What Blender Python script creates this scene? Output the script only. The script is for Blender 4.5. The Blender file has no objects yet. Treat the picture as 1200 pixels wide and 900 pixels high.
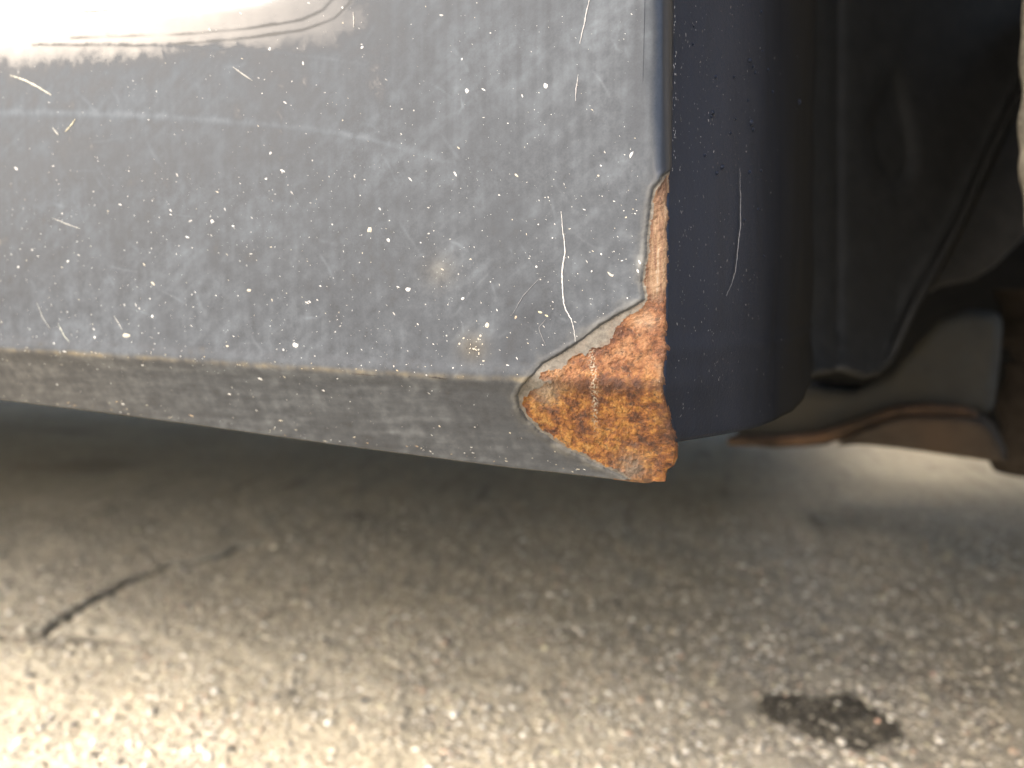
import bpy, math, random
import numpy as np
from mathutils import Vector, Matrix

random.seed(7)
rng = np.random.default_rng(11)
R = math.radians
scene = bpy.context.scene
col = scene.collection

# ------------------------------------------------------------------ camera
F = 901.0                                   # focal length in pixels of a 1200 wide picture
YAW, PITCH = R(18.0), R(5.4)
CAM = np.array([0.0178, -0.152, 0.2333])
fh = np.array([-math.sin(YAW), math.cos(YAW), 0.0])
RIGHT = np.array([math.cos(YAW), math.sin(YAW), 0.0])
FWD = fh * math.cos(PITCH) + np.array([0, 0, -math.sin(PITCH)])
UP = np.cross(RIGHT, FWD)
cd = bpy.data.cameras.new('camera')
cam = bpy.data.objects.new('camera', cd); col.objects.link(cam)
cd.sensor_width = 36.0; cd.lens = 36.0 * F / 1200.0
cd.clip_start = 0.005; cd.clip_end = 500
cam.location = CAM
cam.rotation_euler = Matrix((RIGHT, UP, -FWD)).transposed().to_euler()
cd.dof.use_dof = True
cd.dof.focus_distance = 0.156
cd.dof.aperture_fstop = cd.lens / 2.3       # aperture 2.3 mm across, as in a phone
scene.camera = cam

# ------------------------------------------------------------------ sky, sun, exposure
SUN_EL, SUN_AZ = R(38.0), R(45.0)           # azimuth to the left of the panel's outward normal
sdir = Vector((-math.sin(SUN_AZ) * math.cos(SUN_EL), -math.cos(SUN_AZ) * math.cos(SUN_EL), math.sin(SUN_EL)))
w = bpy.data.worlds.new("World"); scene.world = w; w.use_nodes = True
nt = w.node_tree
sky = nt.nodes.new('ShaderNodeTexSky'); sky.sky_type = 'NISHITA'; sky.sun_disc = False
sky.sun_elevation = SUN_EL
sky.sun_rotation = math.atan2(sdir.x, sdir.y)
sky.air_density = 1.0; sky.dust_density = 7.0; sky.ozone_density = 1.0
bg = nt.nodes['Background']; bg.inputs['Strength'].default_value = 0.15
nt.links.new(sky.outputs[0], bg.inputs['Color'])
sl = bpy.data.lights.new('sun', 'SUN'); sl.energy = 1.15; sl.angle = R(31); sl.color = (1.0, 0.985, 0.965)
so = bpy.data.objects.new('sun', sl); col.objects.link(so)
so.rotation_euler = sdir.to_track_quat('Z', 'Y').to_euler(); so.location = sdir * 5
scene.view_settings.view_transform = 'Standard'; scene.view_settings.look = 'None'
scene.view_settings.gamma = 1.0; scene.view_settings.use_curve_mapping = False
scene.view_settings.exposure = 2.55

# ------------------------------------------------------------------ geometry helpers
def ray(u, v):
    d = FWD + ((u - 600) / F) * RIGHT + ((450 - v) / F) * UP
    return d
def at_depth(u, v, d):                      # point at forward distance d
    return CAM + ray(u, v) * d
def at_y(u, v, y):
    r = ray(u, v); return CAM + r * ((y - CAM[1]) / r[1])
def at_z(u, v, z):
    r = ray(u, v); return CAM + r * ((z - CAM[2]) / r[2])
def project(p):                             # (N,3) -> u, v
    q = p - CAM
    d = q @ FWD
    return 600 + F * (q @ RIGHT) / d, 450 - F * (q @ UP) / d

_perm = np.random.default_rng(3).permutation(256)
_perm = np.concatenate([_perm, _perm, _perm])
_ga = np.random.default_rng(4).random(256) * 2 * np.pi
def perlin(x, y, seed=0):
    x = np.asarray(x, float) + seed * 17.31; y = np.asarray(y, float) + seed * 9.77
    xi = np.floor(x).astype(int); yi = np.floor(y).astype(int)
    xf = x - xi; yf = y - yi
    def g(ix, iy, dx, dy):
        h = _perm[_perm[ix & 255] + (iy & 255)]
        return np.cos(_ga[h]) * dx + np.sin(_ga[h]) * dy
    sx = xf * xf * xf * (xf * (xf * 6 - 15) + 10); sy = yf * yf * yf * (yf * (yf * 6 - 15) + 10)
    a = g(xi, yi, xf, yf); b = g(xi + 1, yi, xf - 1, yf)
    c = g(xi, yi + 1, xf, yf - 1); d = g(xi + 1, yi + 1, xf - 1, yf - 1)
    return ((a + sx * (b - a)) * (1 - sy) + (c + sx * (d - c)) * sy) * 1.5
def fbm(x, y, o=4, seed=0, gain=0.5):
    s = 0; a = 1.0; n = 0
    for i in range(o):
        s = s + a * perlin(x * 2 ** i, y * 2 ** i, seed + i * 3); n += a; a *= gain
    return s / n
def sstep(a, b, x):
    t = np.clip((x - a) / (b - a), 0, 1); return t * t * (3 - 2 * t)
def poly_sd(px, py, poly):                  # signed distance, positive outside
    poly = np.asarray(poly, float); n = len(poly)
    best = np.full(px.shape, 1e18); inside = np.zeros(px.shape, bool)
    for i in range(n):
        x0, y0 = poly[i]; x1, y1 = poly[(i + 1) % n]
        ex, ey = x1 - x0, y1 - y0
        t = np.clip(((px - x0) * ex + (py - y0) * ey) / (ex * ex + ey * ey + 1e-12), 0, 1)
        best = np.minimum(best, (px - x0 - t * ex) ** 2 + (py - y0 - t * ey) ** 2)
        c = ((y0 > py) != (y1 > py)) & (px < ex * (py - y0) / (ey + 1e-12) + x0)
        inside ^= c
    d = np.sqrt(best); return np.where(inside, -d, d)
def line_d(px, py, pts):                    # distance to a polyline and place along it
    best = np.full(px.shape, 1e18); along = np.zeros(px.shape); n = len(pts) - 1
    for i in range(n):
        x0, y0 = pts[i]; x1, y1 = pts[i + 1]
        ex, ey = x1 - x0, y1 - y0
        t = np.clip(((px - x0) * ex + (py - y0) * ey) / (ex * ex + ey * ey + 1e-12), 0, 1)
        d = (px - x0 - t * ex) ** 2 + (py - y0 - t * ey) ** 2
        m = d < best; best = np.where(m, d, best); along = np.where(m, (i + t) / n, along)
    return np.sqrt(best), along

def mesh_obj(name, verts, faces, mat, parent=None, smooth=True, attrs=None, **props):
    verts = np.asarray(verts, np.float32); 
    me = bpy.data.meshes.new(name)
    if isinstance(faces, np.ndarray):
        k = faces.shape[1]; nf = len(faces)
        me.vertices.add(len(verts)); me.vertices.foreach_set('co', verts.ravel())
        me.loops.add(nf * k); me.loops.foreach_set('vertex_index', faces.astype(np.int32).ravel())
        me.polygons.add(nf); me.polygons.foreach_set('loop_start', np.arange(0, nf * k, k, dtype=np.int32))
        me.polygons.foreach_set('loop_total', np.full(nf, k, np.int32))
        me.update(calc_edges=True)
    else:
        me.from_pydata([tuple(map(float, v)) for v in verts], [], faces); me.update()
    if smooth: me.polygons.foreach_set('use_smooth', np.ones(len(me.polygons), bool))
    for an, (ty, data) in (attrs or {}).items():
        a = me.attributes.new(an, ty, 'POINT')
        a.data.foreach_set('color' if ty == 'FLOAT_COLOR' else 'value', np.asarray(data, np.float32).ravel())
    me.validate(); me.materials.append(mat)
    o = bpy.data.objects.new(name, me); col.objects.link(o)
    if parent: o.parent = parent
    for k_, v_ in props.items(): o[k_] = v_
    return o
def grid_faces(nr, nc):
    i = np.arange(nr - 1)[:, None] * nc + np.arange(nc - 1)[None, :]
    i = i.ravel(); return np.stack([i, i + 1, i + nc + 1, i + nc], 1)
def clip(tris, sd):
    """splits triangles along sd=0; returns lists (inside, outside) of triangles over verts + new ones (a, b, t)"""
    s = sd[tris]; neg = s < 0; k = neg.sum(1)
    ins = [tris[k == 3]]; outs = [tris[k == 0]]
    cut = tris[(k == 1) | (k == 2)]; new = {}; nv = []; base = len(sd)
    def mid(a, b):
        key = (a, b) if a < b else (b, a)
        if key not in new:
            a_, b_ = key; new[key] = base + len(nv); nv.append((a_, b_, sd[a_] / (sd[a_] - sd[b_])))
        return new[key]
    ti, to = [], []
    for t in cut:
        t = [int(q) for q in t]
        n = [sd[q] < 0 for q in t]; odd = sum(n) == 1
        j = n.index(odd); a, b, c = t[j], t[(j + 1) % 3], t[(j + 2) % 3]
        ab, ac = mid(a, b), mid(a, c)
        (ti if odd else to).append((a, ab, ac))
        (to if odd else ti).extend([(ab, b, c), (ab, c, ac)])
    if ti: ins.append(np.array(ti)); outs.append(np.array(to))
    return np.concatenate(ins), np.concatenate(outs), nv
def extend(arr, nv):
    if not nv: return arr
    a = np.array([q[0] for q in nv]); b = np.array([q[1] for q in nv]); t = np.array([q[2] for q in nv])
    if arr.ndim > 1: t = t[:, None]
    return np.concatenate([arr, arr[a] * (1 - t) + arr[b] * t])
def compact(verts, tris, *arrs):
    used, inv = np.unique(tris, return_inverse=True)
    return verts[used], inv.reshape(tris.shape), [a[used] for a in arrs]

# ------------------------------------------------------------------ material helpers
class NT:
    def __init__(s, name):
        s.m = bpy.data.materials.new(name); s.m.use_nodes = True; s.t = s.m.node_tree
        s.b = s.t.nodes['Principled BSDF']
    def n(s, ty, **kw):
        x = s.t.nodes.new(ty)
        for k, v in kw.items(): setattr(x, k, v)
        return x
    def l(s, a, b): s.t.links.new(a, b)
    def val(s, sock, v):
        if hasattr(v, 'is_output'): s.l(v, sock)
        else: sock.default_value = v
    def coord(s, scale=(1, 1, 1), rot=(0, 0, 0)):
        c = s.n('ShaderNodeTexCoord'); m = s.n('ShaderNodeMapping')
        s.l(c.outputs['Object'], m.inputs[0]); m.inputs['Scale'].default_value = scale; m.inputs['Rotation'].default_value = rot
        return m.outputs[0]
    def noise(s, scale, detail=4, rough=0.55, vec=None, dist=0.0):
        x = s.n('ShaderNodeTexNoise'); x.inputs['Scale'].default_value = scale
        x.inputs['Detail'].default_value = detail; x.inputs['Roughness'].default_value = rough
        x.inputs['Distortion'].default_value = dist
        s.l(vec if vec is not None else s.coord(), x.inputs['Vector']); return x.outputs['Fac']
    def voro(s, scale, vec=None, out='Distance'):
        x = s.n('ShaderNodeTexVoronoi'); x.inputs['Scale'].default_value = scale
        s.l(vec if vec is not None else s.coord(), x.inputs['Vector']); return x.outputs[out]
    def ramp(s, fac, stops):
        x = s.n('ShaderNodeValToRGB'); e = x.color_ramp.elements
        while len(e) < len(stops): e.new(0.5)
        for q, (p, c) in zip(e, stops):
            q.position = p; q.color = (c, c, c, 1) if not hasattr(c, '__len__') else (*c, 1)
        s.l(fac, x.inputs[0]); return x.outputs[0]
    def mix(s, fac, a, b, mode='MIX'):
        x = s.n('ShaderNodeMix', data_type='RGBA', blend_type=mode)
        s.val(x.inputs[0], fac)
        for sock, v in ((x.inputs[6], a), (x.inputs[7], b)):
            if hasattr(v, 'is_output'): s.l(v, sock)
            else: sock.default_value = (*v, 1)
        return x.outputs[2]
    def math(s, op, a, b=0.0, c=None, clamp=False):
        x = s.n('ShaderNodeMath', operation=op, use_clamp=clamp)
        s.val(x.inputs[0], a); s.val(x.inputs[1], b)
        if c is not None: s.val(x.inputs[2], c)
        return x.outputs[0]
    def attr(s, name, out='Fac'):
        x = s.n('ShaderNodeAttribute', attribute_name=name); return x.outputs[out]
    def bump(s, h, strength=0.3, dist=0.001):
        x = s.n('ShaderNodeBump'); x.inputs['Strength'].default_value = strength; x.inputs['Distance'].default_value = dist
        s.l(h, x.inputs['Height']); s.l(x.outputs[0], s.b.inputs['Normal']); return x.outputs[0]
    def set(s, **kw):
        for k, v in kw.items():
            sock = s.b.inputs[k.replace('_', ' ')]
            if hasattr(v, 'is_output'): s.l(v, sock)
            elif hasattr(v, '__len__'): sock.default_value = (*v, 1)
            else: sock.default_value = v
        return s.m

# paint with road dust; the dust map also carries painted reflections
def paint_mat():
    s = NT('dusty_dark_paint')
    dust = s.attr('dust'); tan = s.attr('tan')
    n1 = s.noise(2600, 3, 0.6); n2 = s.noise(420, 5, 0.62)
    cal = s.math('MULTIPLY_ADD', s.math('MAXIMUM', s.attr('polish'), s.attr('matte')), -0.85, 1.0)
    nn = s.math('ADD', s.math('MULTIPLY', s.math('SUBTRACT', n1, 0.5), 0.34), s.math('MULTIPLY', s.math('SUBTRACT', n2, 0.5), 0.36))
    d = s.math('MULTIPLY_ADD', nn, s.math('MULTIPLY', cal, s.ramp(s.noise(55, 4, 0.6), [(0.35, 0.35), (0.68, 1.35)])), dust, clamp=True)
    base = s.mix(n2, (0.009, 0.0105, 0.0135), (0.013, 0.0142, 0.0175))
    dc = s.mix(tan, (0.070, 0.0785, 0.0885), (0.100, 0.089, 0.068))
    s.bump(s.math('ADD', s.math('MULTIPLY', d, 0.6), s.math('MULTIPLY', n1, 0.25)), 0.12, 0.00008)
    ro = s.math('MULTIPLY_ADD', d, 0.55, 0.30, clamp=True)
    cr = s.math('MULTIPLY_ADD', d, 0.06, 0.03, clamp=True)
    cw = s.ramp(d, [(0.04, 0.9), (0.13, 0.55), (0.32, 0.02), (0.8, 0.0)])
    cw = s.math('MULTIPLY', cw, s.math('SUBTRACT', 1.0, s.math('MULTIPLY', s.attr('matte'), 0.9)))
    return s.set(Base_Color=s.mix(d, base, dc), Roughness=ro, Coat_Weight=cw, Coat_Roughness=cr, Coat_IOR=1.42, Specular_IOR_Level=s.math('MULTIPLY_ADD', d, -0.10, 0.08, clamp=True))
def flange_mat():
    s = NT('dark_blue_paint')
    st = s.noise(300, 4, 0.6, s.coord((1, 1, 0.12)))
    n = s.noise(1500, 4, 0.65); low = s.attr('dust')
    d = s.math('MULTIPLY', s.math('ADD', s.ramp(st, [(0.45, 0.0), (0.8, 0.6)]), s.ramp(n, [(0.55, 0.0), (0.85, 0.5)])), 0.35)
    d = s.math('ADD', d, low, clamp=True)
    s.bump(n, 0.35, 0.0003)
    return s.set(Base_Color=s.mix(d, (0.0064, 0.0092, 0.0165), (0.0095, 0.0092, 0.0085)), Roughness=s.math('MULTIPLY_ADD', d, 0.4, 0.42), Specular_IOR_Level=s.math('MULTIPLY_ADD', low, -0.08, 0.055, clamp=True), Coat_Weight=s.math('MULTIPLY_ADD', low, -0.06, 0.04, clamp=True), Coat_Roughness=0.35)
def rust_mat():
    s = NT('flaking_rust')
    n1 = s.noise(300, 8, 0.74, dist=0.25); n2 = s.noise(900, 6, 0.72, dist=0.3); n3 = s.noise(2400, 3, 0.6)
    up = s.attr('upper')
    n0 = s.noise(120, 3, 0.6, dist=0.5)
    n1 = s.math('ADD', s.math('MULTIPLY', s.math('SUBTRACT', n1, 0.5), 1.25), s.math('ADD', s.math('MULTIPLY', s.math('SUBTRACT', n0, 0.5), 0.9), 0.47))
    lowc = s.ramp(n1, [(0.30, (0.0206, 0.0077, 0.0052)), (0.41, (0.0602, 0.0215, 0.0077)), (0.50, (0.1032, 0.0396, 0.0095)), (0.61, (0.1505, 0.0714, 0.0163)), (0.78, (0.1806, 0.1075, 0.0413))])
    upc = s.ramp(n1, [(0.28, (0.034, 0.013, 0.007)), (0.42, (0.078, 0.031, 0.013)), (0.56, (0.115, 0.054, 0.024)), (0.78, (0.15, 0.085, 0.046))])
    c = s.mix(up, lowc, upc)
    c = s.mix(s.ramp(n2, [(0.33, 0.92), (0.52, 0.0)]), c, (0.022, 0.012, 0.007))
    c = s.mix(s.ramp(n2, [(0.60, 0.0), (0.78, 0.65)]), c, (0.154, 0.104, 0.056))
    streak = s.noise(900, 4, 0.6, s.coord((1, 1, 0.10)))
    sc = s.ramp(streak, [(0.32, (0.032, 0.019, 0.013)), (0.48, (0.067, 0.037, 0.022)), (0.60, (0.105, 0.068, 0.041)), (0.75, (0.148, 0.130, 0.107))])
    c = s.mix(s.attr('strip'), c, sc)
    c = s.mix(s.math('MULTIPLY', s.attr('brown'), 0.75), c, (0.024, 0.011, 0.007))
    c = s.mix(s.attr('pale'), c, (0.140, 0.119, 0.092))
    c = s.mix(s.ramp(n3, [(0.66, 0.0), (0.74, 0.7)]), c, (0.157, 0.125, 0.093))
    s.bump(s.math('ADD', n2, s.math('MULTIPLY', n3, 0.5)), 0.7, 0.0004)
    return s.set(Base_Color=c, Roughness=0.85, Specular_IOR_Level=0.25)
def primer_mat():
    s = NT('weathered_primer')
    n = s.noise(900, 5, 0.65); n2 = s.noise(250, 4)
    c = s.ramp(n, [(0.3, (0.0296, 0.0250, 0.0195)), (0.5, (0.0538, 0.0484, 0.0398)), (0.7, (0.0796, 0.0725, 0.0601))])
    c = s.mix(s.ramp(n2, [(0.5, 0.0), (0.75, 0.55)]), c, (0.0640, 0.0351, 0.0187))
    s.bump(n, 0.6, 0.0003)
    return s.set(Base_Color=c, Roughness=0.85)
def flat_mat(name, c, rough=0.8, var=0.3, scale=500, bump=0.3, dist=0.0005, c2=None):
    s = NT(name); n = s.noise(scale, 5, 0.6)
    a = tuple(q * (1 - var) for q in c); b = tuple(q * (1 + var) for q in c)
    cc = s.ramp(n, [(0.3, a), (0.7, b)])
    if c2: cc = s.mix(s.ramp(s.noise(scale * 0.13, 4, 0.6), [(0.45, 0.0), (0.65, 0.85)]), cc, c2)
    s.bump(n, bump, dist)
    return s.set(Base_Color=cc, Roughness=rough, Specular_IOR_Level=0.2)
def speck_mat():
    s = NT('dirt_fleck')
    return s.set(Base_Color=s.mix(1.0, s.attr('tint', 'Color'), (0.33, 0.33, 0.33), 'MULTIPLY'), Roughness=0.9)
def grit_mat():
    s = NT('grit')
    c = s.attr('tint', 'Color')
    n = s.noise(1800, 3)
    return s.set(Base_Color=s.mix(0.35, c, s.mix(n, (0.1, 0.1, 0.1), (1, 1, 1)), 'MULTIPLY'), Roughness=0.55)
def ground_mat():
    s = NT('worn_concrete')
    nb = s.noise(4.5, 6, 0.6); nm = s.noise(45, 6, 0.65); nf = s.noise(260, 4, 0.7)
    c = s.ramp(nm, [(0.28, (0.34, 0.302, 0.222)), (0.5, (0.42, 0.382, 0.298)), (0.72, (0.49, 0.455, 0.372))])
    c = s.mix(s.ramp(nb, [(0.40, 0.0), (0.68, 0.5)]), c, (0.27, 0.235, 0.175))
    v = s.voro(330, out='Color')
    sep = s.n('ShaderNodeSeparateColor'); s.l(v, sep.inputs[0])
    c = s.mix(0.55, c, s.ramp(sep.outputs[0], [(0.0, (0.62, 0.60, 0.57)), (0.55, (0.97, 0.95, 0.91)), (1.0, (1.35, 1.32, 1.25))]), 'MULTIPLY')
    c = s.mix(s.attr('pale'), c, (0.58, 0.535, 0.43))
    c = s.mix(s.attr('crack'), c, (0.085, 0.075, 0.058))
    c = s.mix(s.attr('dark'), c, (0.12, 0.11, 0.09))
    dd = s.voro(330)
    s.bump(s.math('ADD', s.math('MULTIPLY', dd, -0.8), nf), 0.7, 0.0016)
    return s.set(Base_Color=c, Roughness=0.85, Specular_IOR_Level=0.3)

M_paint, M_flange, M_rust, M_primer = paint_mat(), flange_mat(), rust_mat(), primer_mat()
M_speck, M_grit, M_ground = speck_mat(), grit_mat(), ground_mat()
M_liner = flat_mat('black_plastic', (0.0115, 0.0115, 0.0105), 0.75, 0.3, 120)
M_under = flat_mat('underseal', (0.016, 0.015, 0.013), 0.85, 0.3, 60)
M_arm = flat_mat('dusty_grey_steel', (0.040, 0.042, 0.041), 0.8, 0.25, 90, c2=(0.050, 0.045, 0.035))
M_armrust = flat_mat('rusty_steel', (0.092, 0.055, 0.032), 0.9, 0.4, 140, c2=(0.050, 0.038, 0.027))
M_bracket = flat_mat('brown_dusty_steel', (0.050, 0.040, 0.030), 0.9, 0.3, 110, c2=(0.070, 0.048, 0.031))
M_boot = flat_mat('dusty_rubber', (0.036, 0.029, 0.023), 0.9, 0.3, 100)
M_tyre = flat_mat('dusty_tyre', (0.15, 0.138, 0.112), 0.9, 0.5, 400, 0.6, 0.001, c2=(0.27, 0.248, 0.20))
M_rim = flat_mat('silver_rim', (0.4, 0.4, 0.4), 0.4, 0.1, 80)
M_oil = flat_mat('oil_soaked_concrete', (0.045, 0.040, 0.031), 0.65, 0.7, 330, 0.7, 0.0016, c2=(0.11, 0.098, 0.074))

# ------------------------------------------------------------------ the ground
ground_marks = dict(
    crack=[[(50, 745), (60, 733), (100, 708), (150, 682), (200, 661), (255, 652), (285, 640), (320, 632)],
           [(130, 747), (85, 743), (50, 745), (10, 742), (-40, 739), (-90, 736)]])
def axis(lo, hi, step, far):
    a = np.arange(lo, hi + step / 2, step); ext = step * 1.35 ** np.arange(1, 60); ext = np.cumsum(ext); ext = ext[ext < far]
    return np.concatenate([(lo - ext)[::-1], a, hi + ext])
gx = axis(-0.75, 0.75, 0.0028, 120); gy = axis(0.02, 1.30, 0.0028, 120)
GX, GY = np.meshgrid(gx, gy); shp = GX.shape
def ground_z(x, y):
    near = 1.0 / (1 + (np.maximum(np.abs(x) - 1.0, 0) ** 2 + np.maximum(np.abs(y - 0.6) - 1.0, 0) ** 2) * 4)
    return (0.0022 * fbm(x * 9, y * 9, 3, 1) + 0.0012 * fbm(x * 60, y * 60, 3, 2) + 0.0009 * fbm(x * 210, y * 210, 2, 5)) * near
GZ = ground_z(GX, GY)
crack = np.zeros(shp); pale = np.zeros(shp); dark = np.zeros(shp)
def gw(pts): return [tuple(at_z(u, v, 0.0)[:2]) for u, v in pts]
wob = 0.0055 * fbm(GX * 60, GY * 60, 5, 8, 0.7); wob2 = 0.004 * fbm(GX * 70, GY * 70, 3, 21)
for k, ln in enumerate(ground_marks['crack']):
    d, al = line_d(GX + wob, GY + wob2, gw(ln))
    fade = 1 - sstep(0.90, 1.0, al)
    c = np.exp(-(d / (0.0044 if k == 0 else 0.0075)) ** 2) * (1.0 if k == 0 else 0.9) * fade * (0.95 + 0.5 * fbm(GX * 50, GY * 50, 2, 9))
    crack = np.maximum(crack, np.clip(c, 0, 1))
    d2, al2 = line_d(GX + wob, GY + wob2, [(a, b + 0.012) for a, b in gw(ln)])
    pale = np.maximum(pale, np.exp(-(d2 / 0.009) ** 2) * fade * 0.7)
d, al = line_d(GX + wob, GY + wob2, gw([(70, 738), (110, 740), (165, 748)])); pale = np.maximum(pale, np.exp(-(d / 0.012) ** 2) * 0.6)
d, al = line_d(GX + wob, GY + wob2, gw([(275, 640), (305, 640), (325, 638)])); pale = np.maximum(pale, np.exp(-(d / 0.008) ** 2) * 0.55)
GZ = GZ - 0.006 * crack
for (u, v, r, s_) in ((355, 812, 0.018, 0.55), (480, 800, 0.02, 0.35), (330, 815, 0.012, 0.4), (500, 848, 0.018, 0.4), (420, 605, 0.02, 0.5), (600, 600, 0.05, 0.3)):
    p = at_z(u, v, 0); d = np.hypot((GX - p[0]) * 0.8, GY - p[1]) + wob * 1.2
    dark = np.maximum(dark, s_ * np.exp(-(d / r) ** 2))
p = at_z(40, 650, 0); d = np.hypot((GX - p[0]) * 0.9, (GY - p[1]) * 0.75) + 6 * wob
pale = np.maximum(pale, 0.85 * np.exp(-(d / 0.24) ** 2) * (0.8 + 0.5 * fbm(GX * 18, GY * 18, 3, 33)))  # left side paler: the stronger light there put into the concrete colour
p = at_z(1080, 840, 0); d = np.hypot(GX - p[0], (GY - p[1]) * 0.8) + 8 * wob
dark = np.maximum(dark, 0.75 * np.exp(-(d / 0.20) ** 2) * (0.8 + 0.8 * fbm(GX * 25, GY * 25, 3, 35)))  # lower right darker: weaker light there put into the concrete colour
dark = np.maximum(dark, 0.8 * sstep(0.52, 0.68, fbm(GX * 95, GY * 80, 3, 37)))
ost = poly_sd(GX, GY, gw([(886, 822), (930, 814), (985, 814), (1025, 830), (1062, 858), (1040, 872), (1010, 884), (950, 864), (905, 848)])) + 2 * wob
dark = np.maximum(dark, 0.55 * sstep(0.012, -0.002, ost))
# old wheel streaks running away from the viewer
str_ = fbm(GX * 55 + GY * 6, GY * 5, 3, 31); dark = np.clip(np.maximum(dark, sstep(0.12, 0.6, str_) * 0.45), 0, 1)
gv = np.stack([GX, GY, GZ], -1).reshape(-1, 3)
mesh_obj('ground', gv, grid_faces(*shp), M_ground, attrs=dict(crack=('FLOAT', crack), pale=('FLOAT', pale), dark=('FLOAT', dark)), kind='structure')

# exposed grit of the concrete, half sunk
def ico():
    import bmesh
    b = bmesh.new(); bmesh.ops.create_icosphere(b, subdivisions=1, radius=1)
    v = np.array([q.co[:] for q in b.verts]); f = np.array([[q.index for q in t.verts] for t in b.faces]); b.free(); return v, f
IV, IF = ico()
def blobs(pos, rad, squash, rot, jit=0.25):
    n = len(pos); V = IV[None] * (1 + jit * rng.standard_normal((n, len(IV), 1)).clip(-1.5, 1.5))
    c, s = np.cos(rot)[:, None], np.sin(rot)[:, None]
    V = V * np.stack([rad * rng.uniform(0.8, 1.35, n), rad * rng.uniform(0.75, 1.1, n), rad * squash], 1)[:, None, :]
    x, y = V[..., 0] * c - V[..., 1] * s, V[..., 0] * s + V[..., 1] * c
    V = np.stack([x, y, V[..., 2]], -1) + pos[:, None, :]
    Fc = (IF[None] + (np.arange(n) * len(IV))[:, None, None]).reshape(-1, 3)
    return V.reshape(-1, 3), Fc
NG = 44000
depth = 0.36 * (0.95 / 0.36) ** rng.random(NG)
uu = rng.uniform(-80, 1280, NG)
vv = 365 + CAM[2] * F / depth
P = np.array([at_z(a, b, 0.0) for a, b in zip(uu, vv)])
keep = (fbm(P[:, 0] * 14, P[:, 1] * 14, 3, 40) + rng.uniform(-0.5, 0.5, NG)) > -0.25
for ln in ground_marks['crack']:
    keep &= (line_d(P[:, 0], P[:, 1], gw(ln))[0] > 0.006) | (rng.random(NG) < 0.14)
keep &= (poly_sd(P[:, 0], P[:, 1], gw([(886, 822), (930, 814), (985, 814), (1025, 830), (1062, 858), (1040, 872), (1010, 884), (950, 864), (905, 848)])) > 0.0) | (rng.random(NG) < 0.35)
P = P[keep]; n = len(P)
rad = np.exp(rng.normal(math.log(0.00098), 0.45, n)).clip(0.0004, 0.0032)
P[:, 2] = ground_z(P[:, 0], P[:, 1]) - rad * rng.uniform(0.0, 0.35, n)
palette = np.array([(0.42, 0.38, 0.30), (0.30, 0.27, 0.21), (0.58, 0.54, 0.46), (0.70, 0.67, 0.60), (0.22, 0.20, 0.17), (0.40, 0.30, 0.22), (0.13, 0.12, 0.11), (0.48, 0.44, 0.30)])
ci = rng.choice(len(palette), n, p=[.28, .2, .15, .07, .12, .07, .06, .05])
tint = palette[ci] * rng.uniform(0.8, 1.15, (n, 1))
V, Fc = blobs(P, rad, 0.7, rng.uniform(0, 6.28, n))
mesh_obj('concrete_grit', V, Fc, M_grit, attrs=dict(tint=('FLOAT_COLOR', np.repeat(np.c_[tint, np.ones(n)], len(IV), 0))), kind='stuff',
         label='fine pale and brown grit worn out of the concrete', category='grit')

# oil stain on the concrete
oil_px = [(886, 822), (900, 816), (930, 815), (960, 818), (985, 815), (1005, 818), (1020, 829), (1038, 838), (1055, 849), (1060, 862), (1045, 868), (1025, 872), (1018, 882), (995, 878), (975, 872), (950, 862), (930, 852), (905, 846), (892, 836)]
ow = np.array(gw(oil_px))
ox = np.linspace(ow[:, 0].min() - 0.01, ow[:, 0].max() + 0.01, 150); oy = np.linspace(ow[:, 1].min() - 0.01, ow[:, 1].max() + 0.01, 140)
OX, OY = np.meshgrid(ox, oy)
sd = poly_sd(OX, OY, ow) + 0.004 * fbm(OX * 160, OY * 160, 3, 50) + 0.003 * fbm(OX * 500, OY * 500, 2, 51)
sd = np.maximum(sd, 0.02 * (fbm(OX * 330, OY * 330, 2, 55) - 0.34))
ov = np.stack([OX, OY, ground_z(OX, OY) + 0.0005 + 0.0008 * fbm(OX * 300, OY * 300, 2, 52)], -1).reshape(-1, 3)
q = grid_faces(*OX.shape); tr = np.concatenate([q[:, [0, 1, 2]], q[:, [0, 2, 3]]])
ins, outs, nv = clip(tr, sd.ravel()); ov = extend(ov, nv); ov, ins, _ = compact(ov, ins)
mesh_obj('oil_stain', ov, ins, M_oil, label='dark oval oil stain soaked into the concrete, right of centre', category='stain')

# single loose bits on the concrete
def pebble(name, u, v, r, c, label, cat='pebble', sq=0.7):
    p = at_z(u, v, 0.0); pos = np.array([[p[0], p[1], ground_z(p[0], p[1]) + r * 0.45]])
    V, Fc = blobs(pos, np.array([r]), sq, rng.uniform(0, 6, 1), 0.12)
    o = mesh_obj(name, V - pos, Fc, M_grit, attrs=dict(tint=('FLOAT_COLOR', np.tile((*c, 1), (len(V), 1)))))
    o.location = pos[0]; o['label'] = label; o['category'] = cat; o['group'] = 'loose bits on the concrete'
    mo = o.modifiers.new('subdivision', 'SUBSURF'); mo.levels = mo.render_levels = 1
W_, D_, T_ = (0.75, 0.72, 0.62), (0.05, 0.045, 0.04), (0.55, 0.46, 0.33)
pebble('pebble', 741, 727, 0.0026, W_, 'round white pebble lying alone below the rusty corner')
pebble('pebble', 321, 643, 0.0040, (0.7, 0.64, 0.5), 'cream pebble at the far end of the crack')
pebble('pebble', 294, 643, 0.0034, (0.7, 0.64, 0.5), 'cream pebble just short of the far end of the crack')
pebble('pebble', 389, 711, 0.0024, D_, 'upper of two small black pebbles right of the crack')
pebble('pebble', 381, 750, 0.0024, D_, 'lower of two small black pebbles right of the crack')
pebble('pebble', 418, 603, 0.0036, D_, 'dark crumb in the shade under the panel edge')
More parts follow.
